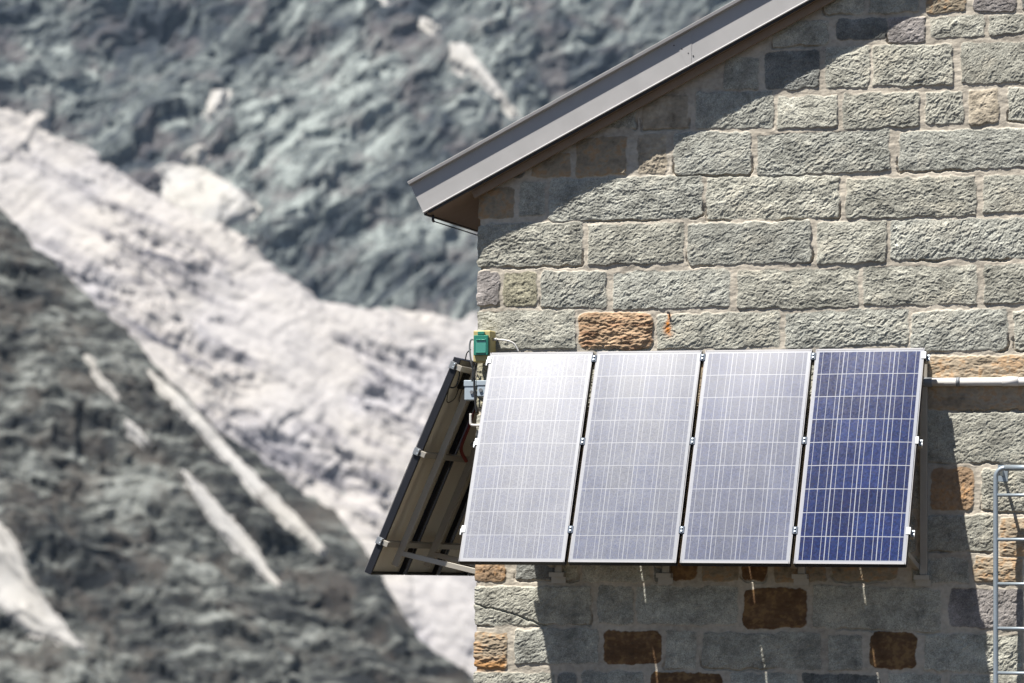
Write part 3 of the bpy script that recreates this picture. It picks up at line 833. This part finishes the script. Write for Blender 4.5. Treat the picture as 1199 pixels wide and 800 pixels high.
def cell_mat(name, length, rough, spec, dust_glare, dust_glare_col, seed, cell=(.0075, .019, .072)):
    t = NT(name); c = t.coord(); sep = t.n('ShaderNodeSeparateXYZ'); t.l(c, sep.inputs[0])
    cw, ch = .1585, (length - .041) / 9
    u = t.math('DIVIDE', t.math('ADD', sep.outputs[0], cw * 2), cw); v = t.math('DIVIDE', t.math('SUBTRACT', sep.outputs[2], .0205), ch)
    fu, fv = t.math('FRACT', u), t.math('FRACT', v)
    def near(f, at, half): return t.math('LESS_THAN', t.math('ABSOLUTE', t.math('SUBTRACT', f, at)), half)
    lines = None
    for f, at, half in ((fu, 0, .0026 / cw), (fu, 1, .0026 / cw), (fv, 0, .0024 / ch), (fv, 1, .0024 / ch), (fu, .17, .0015 / cw), (fu, .5, .0015 / cw), (fu, .83, .0015 / cw)):
        k = near(f, at, half); lines = k if lines is None else t.math('MAXIMUM', lines, k)
    for f, hi in ((u, 4), (v, 9)):
        lines = t.math('MAXIMUM', lines, t.math('LESS_THAN', f, 0)); lines = t.math('MAXIMUM', lines, t.math('GREATER_THAN', f, hi))
    mp = t.n('ShaderNodeMapping'); mp.inputs['Location'].default_value = (seed * 3.1, seed, seed * 1.7); t.l(c, mp.inputs[0])
    vo = t.n('ShaderNodeTexVoronoi'); vo.inputs['Scale'].default_value = 95; t.l(mp.outputs[0], vo.inputs['Vector'])
    sp = t.n('ShaderNodeSeparateColor'); t.l(vo.outputs['Color'], sp.inputs[0])
    cid = t.n('ShaderNodeCombineXYZ'); t.l(t.math('FLOOR', u), cid.inputs[0]); t.l(t.math('FLOOR', v), cid.inputs[1]); cid.inputs[2].default_value = seed
    wh = t.n('ShaderNodeTexWhiteNoise'); t.l(cid.outputs[0], wh.inputs['Vector'])
    g = t.math('MULTIPLY_ADD', sp.outputs[0], .7, .60); g = t.math('MULTIPLY', g, t.math('MULTIPLY_ADD', wh.outputs['Value'], .5, .75))
    mul = t.n('ShaderNodeVectorMath', operation='SCALE'); mul.inputs[0].default_value = cell; t.l(g, mul.inputs['Scale'])
    col = t.mix(t.math('MULTIPLY', sp.outputs[1], .22), mul.outputs[0], (.035, .022, .08))
    col = t.mix(lines, col, (.27, .28, .31))
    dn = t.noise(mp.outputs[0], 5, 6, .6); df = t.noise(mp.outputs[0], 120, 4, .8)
    d = t.math('MULTIPLY', t.math('MULTIPLY_ADD', dn, .8, .6), dust_glare); d = t.math('MINIMUM', t.math('MULTIPLY', d, t.math('MULTIPLY_ADD', df, 2.4, -.2)), .95)
    col = t.mix(d, col, dust_glare_col)  # dust film whose pale colour also paints in sun glare on the glass
    t.bump(df, .05, .0004)
    r = t.math('MULTIPLY_ADD', dn, .08, rough - .04)
    r = t.math('ADD', r, t.math('MULTIPLY', t.math('SUBTRACT', sp.outputs[2], .5), .07))
    return t.set(Base_Color=col, Roughness=r, Specular_IOR_Level=spec, IOR=1.5)

def solar_panel(label, loc, rot, length, glass, group, bow=.016):
    r = thing('solar_panel', label, 'solar panel', loc, rot, group)
    hw = PW / 2
    b = MB()
    for sx in (-1, 1):
        xa, xb = sorted((sx * hw, sx * (hw - .0055)))
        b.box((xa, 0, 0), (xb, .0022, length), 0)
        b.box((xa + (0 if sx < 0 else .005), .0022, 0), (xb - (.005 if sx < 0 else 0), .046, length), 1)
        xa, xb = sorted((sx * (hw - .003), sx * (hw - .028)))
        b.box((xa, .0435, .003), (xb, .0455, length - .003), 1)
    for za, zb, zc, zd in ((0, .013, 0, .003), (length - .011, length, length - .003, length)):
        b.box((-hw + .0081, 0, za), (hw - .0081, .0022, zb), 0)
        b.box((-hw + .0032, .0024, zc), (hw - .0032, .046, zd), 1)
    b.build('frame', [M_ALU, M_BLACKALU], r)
    # glass with the cells laminated under it: a sheet that bellies very slightly
    nx, nz = 8, 40
    xs = np.linspace(-hw + .006, hw - .006, nx + 1); zs = np.linspace(.010, length - .009, nz + 1); X, Z = np.meshgrid(xs, zs)
    Y = .0018 - bow * (1 - ((Z - length / 2) / (length / 2)) ** 2) * (1 - .55 * (X / hw) ** 2)
    mesh_obj('glass_face', np_mesh('glass_face', np.stack([X, Y, Z], -1).reshape(-1, 3), grid_quads(nx + 1, nz + 1)), glass, r)
    b = MB(); b.box((-hw + .008, .0055, .008), (hw - .008, .0070, length - .008)); b.build('backsheet', M_BACK, r)
    b = MB(); b.box((-.055, .0072, length - .20), (.055, .028, length - .09), b=.004); jb = b.build('junction_box', M_BLACK, r)
    b = MB()
    for sx in (-1, 1):
        b.tube(curve_pts([(sx * .035, .015, length - .2), (sx * .05, .02, length - .27), (sx * .16, .018, length - .30), (sx * .24, .02, length - .22)], 6), .003, 7)
    b.build('lead', M_BLACK, jb)
    return r

FROT = (-TILT_F, 0, 0); FX0, FY0, FZ0 = .1305, -.1627 - .6234, 1.4589 - 1.3296
specs = [(.39, .38, .54, (.232, .240, .258)), (.345, .28, .50, (.186, .195, .214)), (.335, .26, .38, (.174, .184, .210)), (.25, .12, .012, (.26, .26, .32))]  # the left panels' pale dust tones include painted sun glare
labs = ['whitest dusty solar panel, leftmost of the front row beside the corner', 'silvery grey solar panel second from the hut corner in the front row',
        'pale grey blue solar panel beside the dark blue one', 'deep blue solar panel with clear white grid at the right end']
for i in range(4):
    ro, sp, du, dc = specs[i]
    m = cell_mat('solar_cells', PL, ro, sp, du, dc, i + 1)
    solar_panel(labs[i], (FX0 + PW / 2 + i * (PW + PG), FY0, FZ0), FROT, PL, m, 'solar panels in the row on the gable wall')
SROT = (-TILT_S, 0, -math.pi / 2); SX0, SY0, SZ0 = -.1828 - .5976, .0547, 1.4501 - 1.3881
slabs = ['solar panel seen from behind, nearest one past the hut corner', 'second solar panel from the corner in the row seen from behind',
         'third solar panel of the row seen from behind, partly hidden', 'farthest solar panel of the row seen from behind, mostly hidden']
ms = cell_mat('solar_cells', PLS, .3, .5, .1, (.3, .3, .34), 9)
for i in range(4):
    solar_panel(slabs[i], (SX0, SY0 + PW / 2 + i * (PW + PG), SZ0), SROT, PLS, ms, 'solar panels on the side wall seen from behind')

# ---------------------------------------------------------------- mounting frames
def mount(label, base, rot, length, n, supports, wall_d, drop):
    """rails, clamps and wall brackets; local x along the row, z up the panels, -y outwards"""
    r = thing('mounting_frame', label, 'mounting frame', base, (0, 0, rot[2]))
    ct, st = math.cos(rot[0]), math.sin(rot[0])
    def T(x, y, z): return Vector((x, ct * y - st * z, st * y + ct * z))
    tot = n * PW + (n - 1) * PG
    nrm = T(0, -1, 0)
    levels = [length * k for k in (.150, .565, .965)]
    for z in levels:
        b = MB()
        b.bar(T(-.022, .0655, z), T(tot + .022, .0655, z), .036, .036, 0, nrm)
        b.build('rail', M_RAIL, r)
        for k in range(n + 1):
            x = k * (PW + PG) - PG / 2
            end = -1 if k == 0 else (1 if k == n else 0)
            b = MB()
            if end == 0:
                b.bar(T(x, -.003, z - .024), T(x, -.003, z + .024), .032, .004, 0, nrm)
                b.bar(T(x, .018, z - .022), T(x, .018, z + .022), .016, .040, 0, nrm)
            else:
                xo = x - end * .003
                b.bar(T(xo - end * .0105, -.003, z - .024), T(xo - end * .0105, -.003, z + .024), .026, .004, 0, nrm)
                b.bar(T(xo + end * .002, .018, z - .024), T(xo + end * .002, .018, z + .024), .005, .044, 0, nrm)
                b.bar(T(xo + end * .012, .036, z - .022), T(xo + end * .012, .036, z + .022), .022, .006, 0, nrm)
            c = b.build('clamp', M_CLAMP if end else M_MID, r)
            b = MB()
            xb = x if end == 0 else x + end * .010
            for dz in (-.010, .012):
                y0 = -.005 if end == 0 else .033
                b.tube([T(xb, y0, z + dz), T(xb, y0 - .007, z + dz)], .0058, 6)
            b.build('bolt', M_GALV, c)
    yw = wall_d                                            # distance of the wall behind the foot of the panels, horizontally
    for x in supports:
        b = MB(); b.bar(T(x, .106, .06 * length), T(x, .106, .985 * length), .040, .042, 0, nrm); b.build('sloped_beam', M_RAIL, r)
        b = MB(); p0 = T(x, .106, .12 * length); zt = T(x, 0, .97 * length).z
        b.bar((x + .045, yw - .022, -.06), (x + .045, yw - .022, zt), .045, .036, 0, (0, -1, 0)); b.build('wall_rail', M_RAIL, r)
        for a_, e_ in (((x + .004, p0.y, p0.z), (x + .004, yw - .03, p0.z - drop)), ((x + .004, T(x, .1, .93 * length).y, zt - .05), (x + .004, yw - .03, zt - .06))):
            b = MB(); b.bar(a_, e_, .034, .034, 0); b.build('strut', M_RAIL, r)
        b = MB(); b.box((x - .01, yw - .065, -.09), (x + .085, yw - .002, -.062)); b.box((x - .01, yw - .008, -.13), (x + .085, yw - .002, -.0905))
        b.build('foot_plate', M_RAIL, r)
    return r
mount('weathered aluminium frame holding the four front panels on the gable', (FX0, FY0, FZ0), FROT, PL, 4, (.38, 1.08, 1.95, 2.715), -FY0, .13)
mount('weathered aluminium frame under the side panels seen from behind', (SX0, SY0 + 4 * PW + 3 * PG, SZ0), SROT, PLS, 4, (.55, 1.9, 2.56), -SX0, .13)

# ---------------------------------------------------------------- electrical bits
M_YEL = metal_mat('yellow_plastic', (.42, .35, .15), .5, 0, .12, 25, .4)
M_GRN = NT('green_cover'); M_GRN = M_GRN.set(Base_Color=(.02, .17, .115), Roughness=.22, Specular_IOR_Level=.6)
M_GRN2 = NT('green_window'); M_GRN2 = M_GRN2.set(Base_Color=(.06, .26, .20), Roughness=.15, Specular_IOR_Level=.6)
M_BOX = metal_mat('grey_blue_plastic', (.33, .39, .44), .5, 0, .08, 25, .4)
M_PVC = metal_mat('grey_pvc', (.62, .60, .57), .45, 0, .10, 12, .4)
M_GREY = metal_mat('dark_grey_plastic', (.16, .17, .18), .5, 0, .1, 25, .4)
M_RED = metal_mat('red_cable', (.22, .035, .025), .5, 0, .1, 25, .4)

r = thing('socket_box', 'yellow outdoor socket box with green flap at the hut corner', 'socket box', (.064, -.02, 1.401))
b = MB(); b.box((-.058, -.115, 0), (.058, 0, .203), b=.006); b.build('casing', M_YEL, r)
b = MB(); b.box((-.050, -.135, .042), (.048, -.1155, .172), b=.005); b.box((-.024, -.134, .1722), (.022, -.118, .196), b=.004)
fl = b.build('flap', M_GRN, r)
b = MB(); b.box((-.034, -.1385, .056), (.034, -.1353, .145), b=.001); b.build('window', M_GRN2, fl)
for z in (.060, .141):
    b = MB(); b.bar((-.031, -.141, z), (.031, -.141, z), .006, .006); b.build('window_rim', M_GRN, fl)
b = MB(); b.tube([(.058, -.06, .148), (.082, -.06, .148)], .009, 10); b.build('cable_gland', M_PVC, r)

def jbox(label, loc, sz, gx):
    r = thing('junction_box', label, 'junction box', loc)
    w_, d_, h_ = sz
    b = MB(); b.box((-w_ / 2, -d_ / 2, 0), (w_ / 2, d_ / 2, h_), b=.006); b.build('casing', M_BOX, r)
    b = MB(); b.box((-w_ / 2 - .003, -d_ / 2 - .004, h_ * .72), (w_ / 2 + .003, d_ / 2 + .003, h_ + .004), b=.003); b.build('lid', M_BOX, r)
    b = MB(); b.tube([(gx, -d_ / 2 - .0005, h_ * .42), (gx, -d_ / 2 - .008, h_ * .42)], .012, 12); b.build('grommet', M_GREY, r)
jbox('grey blue junction box with round grommet left of the hut corner', (-.055, .04, 1.165), (.078, .08, .125), .012)
jbox('grey blue junction box tucked behind the whitest panel edge', (.062, -.065, 1.182), (.07, .09, .10), -.01)

def cable(label, ctrl, rad, mat, name='cable'):
    b = MB(); b.tube(curve_pts(ctrl, 8), rad, 8); tag(b.build(name, mat), label, 'cable')
cable('grey cable looping down the left side of the yellow box', [(.008, -.1, 1.547), (-.020, -.1, 1.546), (-.029, -.1, 1.50), (-.020, -.1, 1.42), (-.012, -.08, 1.36), (-.035, -.02, 1.288)], .006, M_GREY)
cable('thin black cable from the yellow box to the side panel corner', [(-.026, -.09, 1.485), (-.055, -.04, 1.478), (-.08, .0, 1.466), (-.105, .05, 1.43)], .004, M_BLACK)
cable('short pale cable curving from the yellow box over the stone', [(.147, -.08, 1.549), (.175, -.075, 1.546), (.215, -.07, 1.540), (.256, -.06, 1.522), (.285, -.05, 1.470)], .0055, M_PVC)
cable('black cable loop hanging under the nearest side panel', [(-.20, .12, 1.40), (-.16, .1, 1.36), (-.175, .1, 1.275), (-.205, .1, 1.253), (-.23, .1, 1.268), (-.25, .14, 1.32)], .005, M_BLACK)
cable('dark cable hanging from the grey blue junction box', [(-.012, -.03, 1.40), (-.018, -.03, 1.28), (-.010, -.035, 1.17), (.004, -.04, 1.08)], .007, M_BLACK)
cable('white bent pipe stub sticking out beside the hut corner', [(-.040, -.03, 1.078), (-.040, -.03, 1.03), (-.036, -.03, 1.008), (-.010, -.03, 1.003), (.05, -.03, 1.003)], .0085, M_PVC, 'pipe_stub')
cable('red cable hanging behind the side panels', [(-.27, .78, 1.16), (-.30, .75, 1.03), (-.329, .75, .961), (-.352, .75, .876), (-.33, .8, .80)], .012, M_RED)
cable('grey cable hanging down the side wall behind the panels', [(-.06, .5, 1.3), (-.10, .48, 1.1), (-.16, .5, .95), (-.22, .55, .90)], .008, M_GREY)

# ---------------------------------------------------------------- conduit
PZ, PY = 1.255, -.040
r = thing('conduit_pipe', 'pale grey plastic conduit running level along the wall from the panels', 'pipe', (2.86, PY, PZ))
b = MB(); b.tube([(0, 0, 0), (.8, 0, -.002), (2.2, 0, -.001), (4.9, 0, 0)], .026, 20); b.build('tube', M_PVC, r)
for x0, x1, m_ in ((-.02, .085, M_GREY), (.52, .62, M_PVC), (2.4, 2.5, M_PVC)):
    b = MB(); b.tube([(x0, 0, 0), (x1, 0, 0)], .0295, 20); b.build('collar', m_, r)
for x in (.235, 1.3, 2.9, 4.2):
    b = MB(); b.tube([(x, 0, 0), (x + .024, 0, 0)], .0285, 20); b.box((x + .002, .014, -.012), (x + .022, .052, .012)); b.build('clip', M_GREY if x < .3 else M_PVC, r)

# ---------------------------------------------------------------- ladder
LX, LY, LZ, LW = 3.356, -.157, .722, .44
r = thing('ladder', 'grey galvanised steel ladder with hooped top standing against the wall', 'ladder', (LX + LW / 2, LY, -2.75))
b0 = 2.75
hoop = .06
for sx in (-1, 1):
    x = sx * LW / 2
    arc = [(x - sx * hoop * (1 - math.cos(a)), 0, b0 + LZ - hoop + hoop * math.sin(a)) for a in np.linspace(0, math.pi / 2, 9)]
    b = MB(); b.tube([(x, 0, 0), (x, 0, b0 - .6), (x, 0, b0 + .3)] + arc, .0158, 14); b.build('stile', M_GALV, r)
    for zz in (LZ - .028, -1.5):
        b = MB(); b.bar((x - sx * .02, .012, b0 + zz), (x - sx * .02, -LY - .004, b0 + zz), .012, .034); b.box((x - sx * .02 - .03, -LY - .012, b0 + zz - .05), (x - sx * .02 + .03, -LY - .005, b0 + zz + .05))
        b.build('wall_bracket', M_GALV, r)
b = MB(); b.tube([(-LW / 2 + hoop - .001, 0, b0 + LZ), (LW / 2 - hoop + .001, 0, b0 + LZ)], .0185, 14); b.build('top_bar', M_GALV, r)
z = .556
while z > -2.6:
    b = MB(); b.tube([(-LW / 2 + .010, 0, b0 + z), (LW / 2 - .010, 0, b0 + z)], .0105, 12); b.build('rung', M_GALV, r); z -= .2692

# wall pin above the rust run
b = MB(); b.tube([(1.259, .01, 1.712), (1.259, -.022, 1.709)], .006, 8); b.tube([(1.259, -.022, 1.709), (1.259, -.025, 1.709)], .009, 8)
tag(b.build('wall_pin', M_DARK), 'small dark wall pin above the orange rust stain', 'pin')
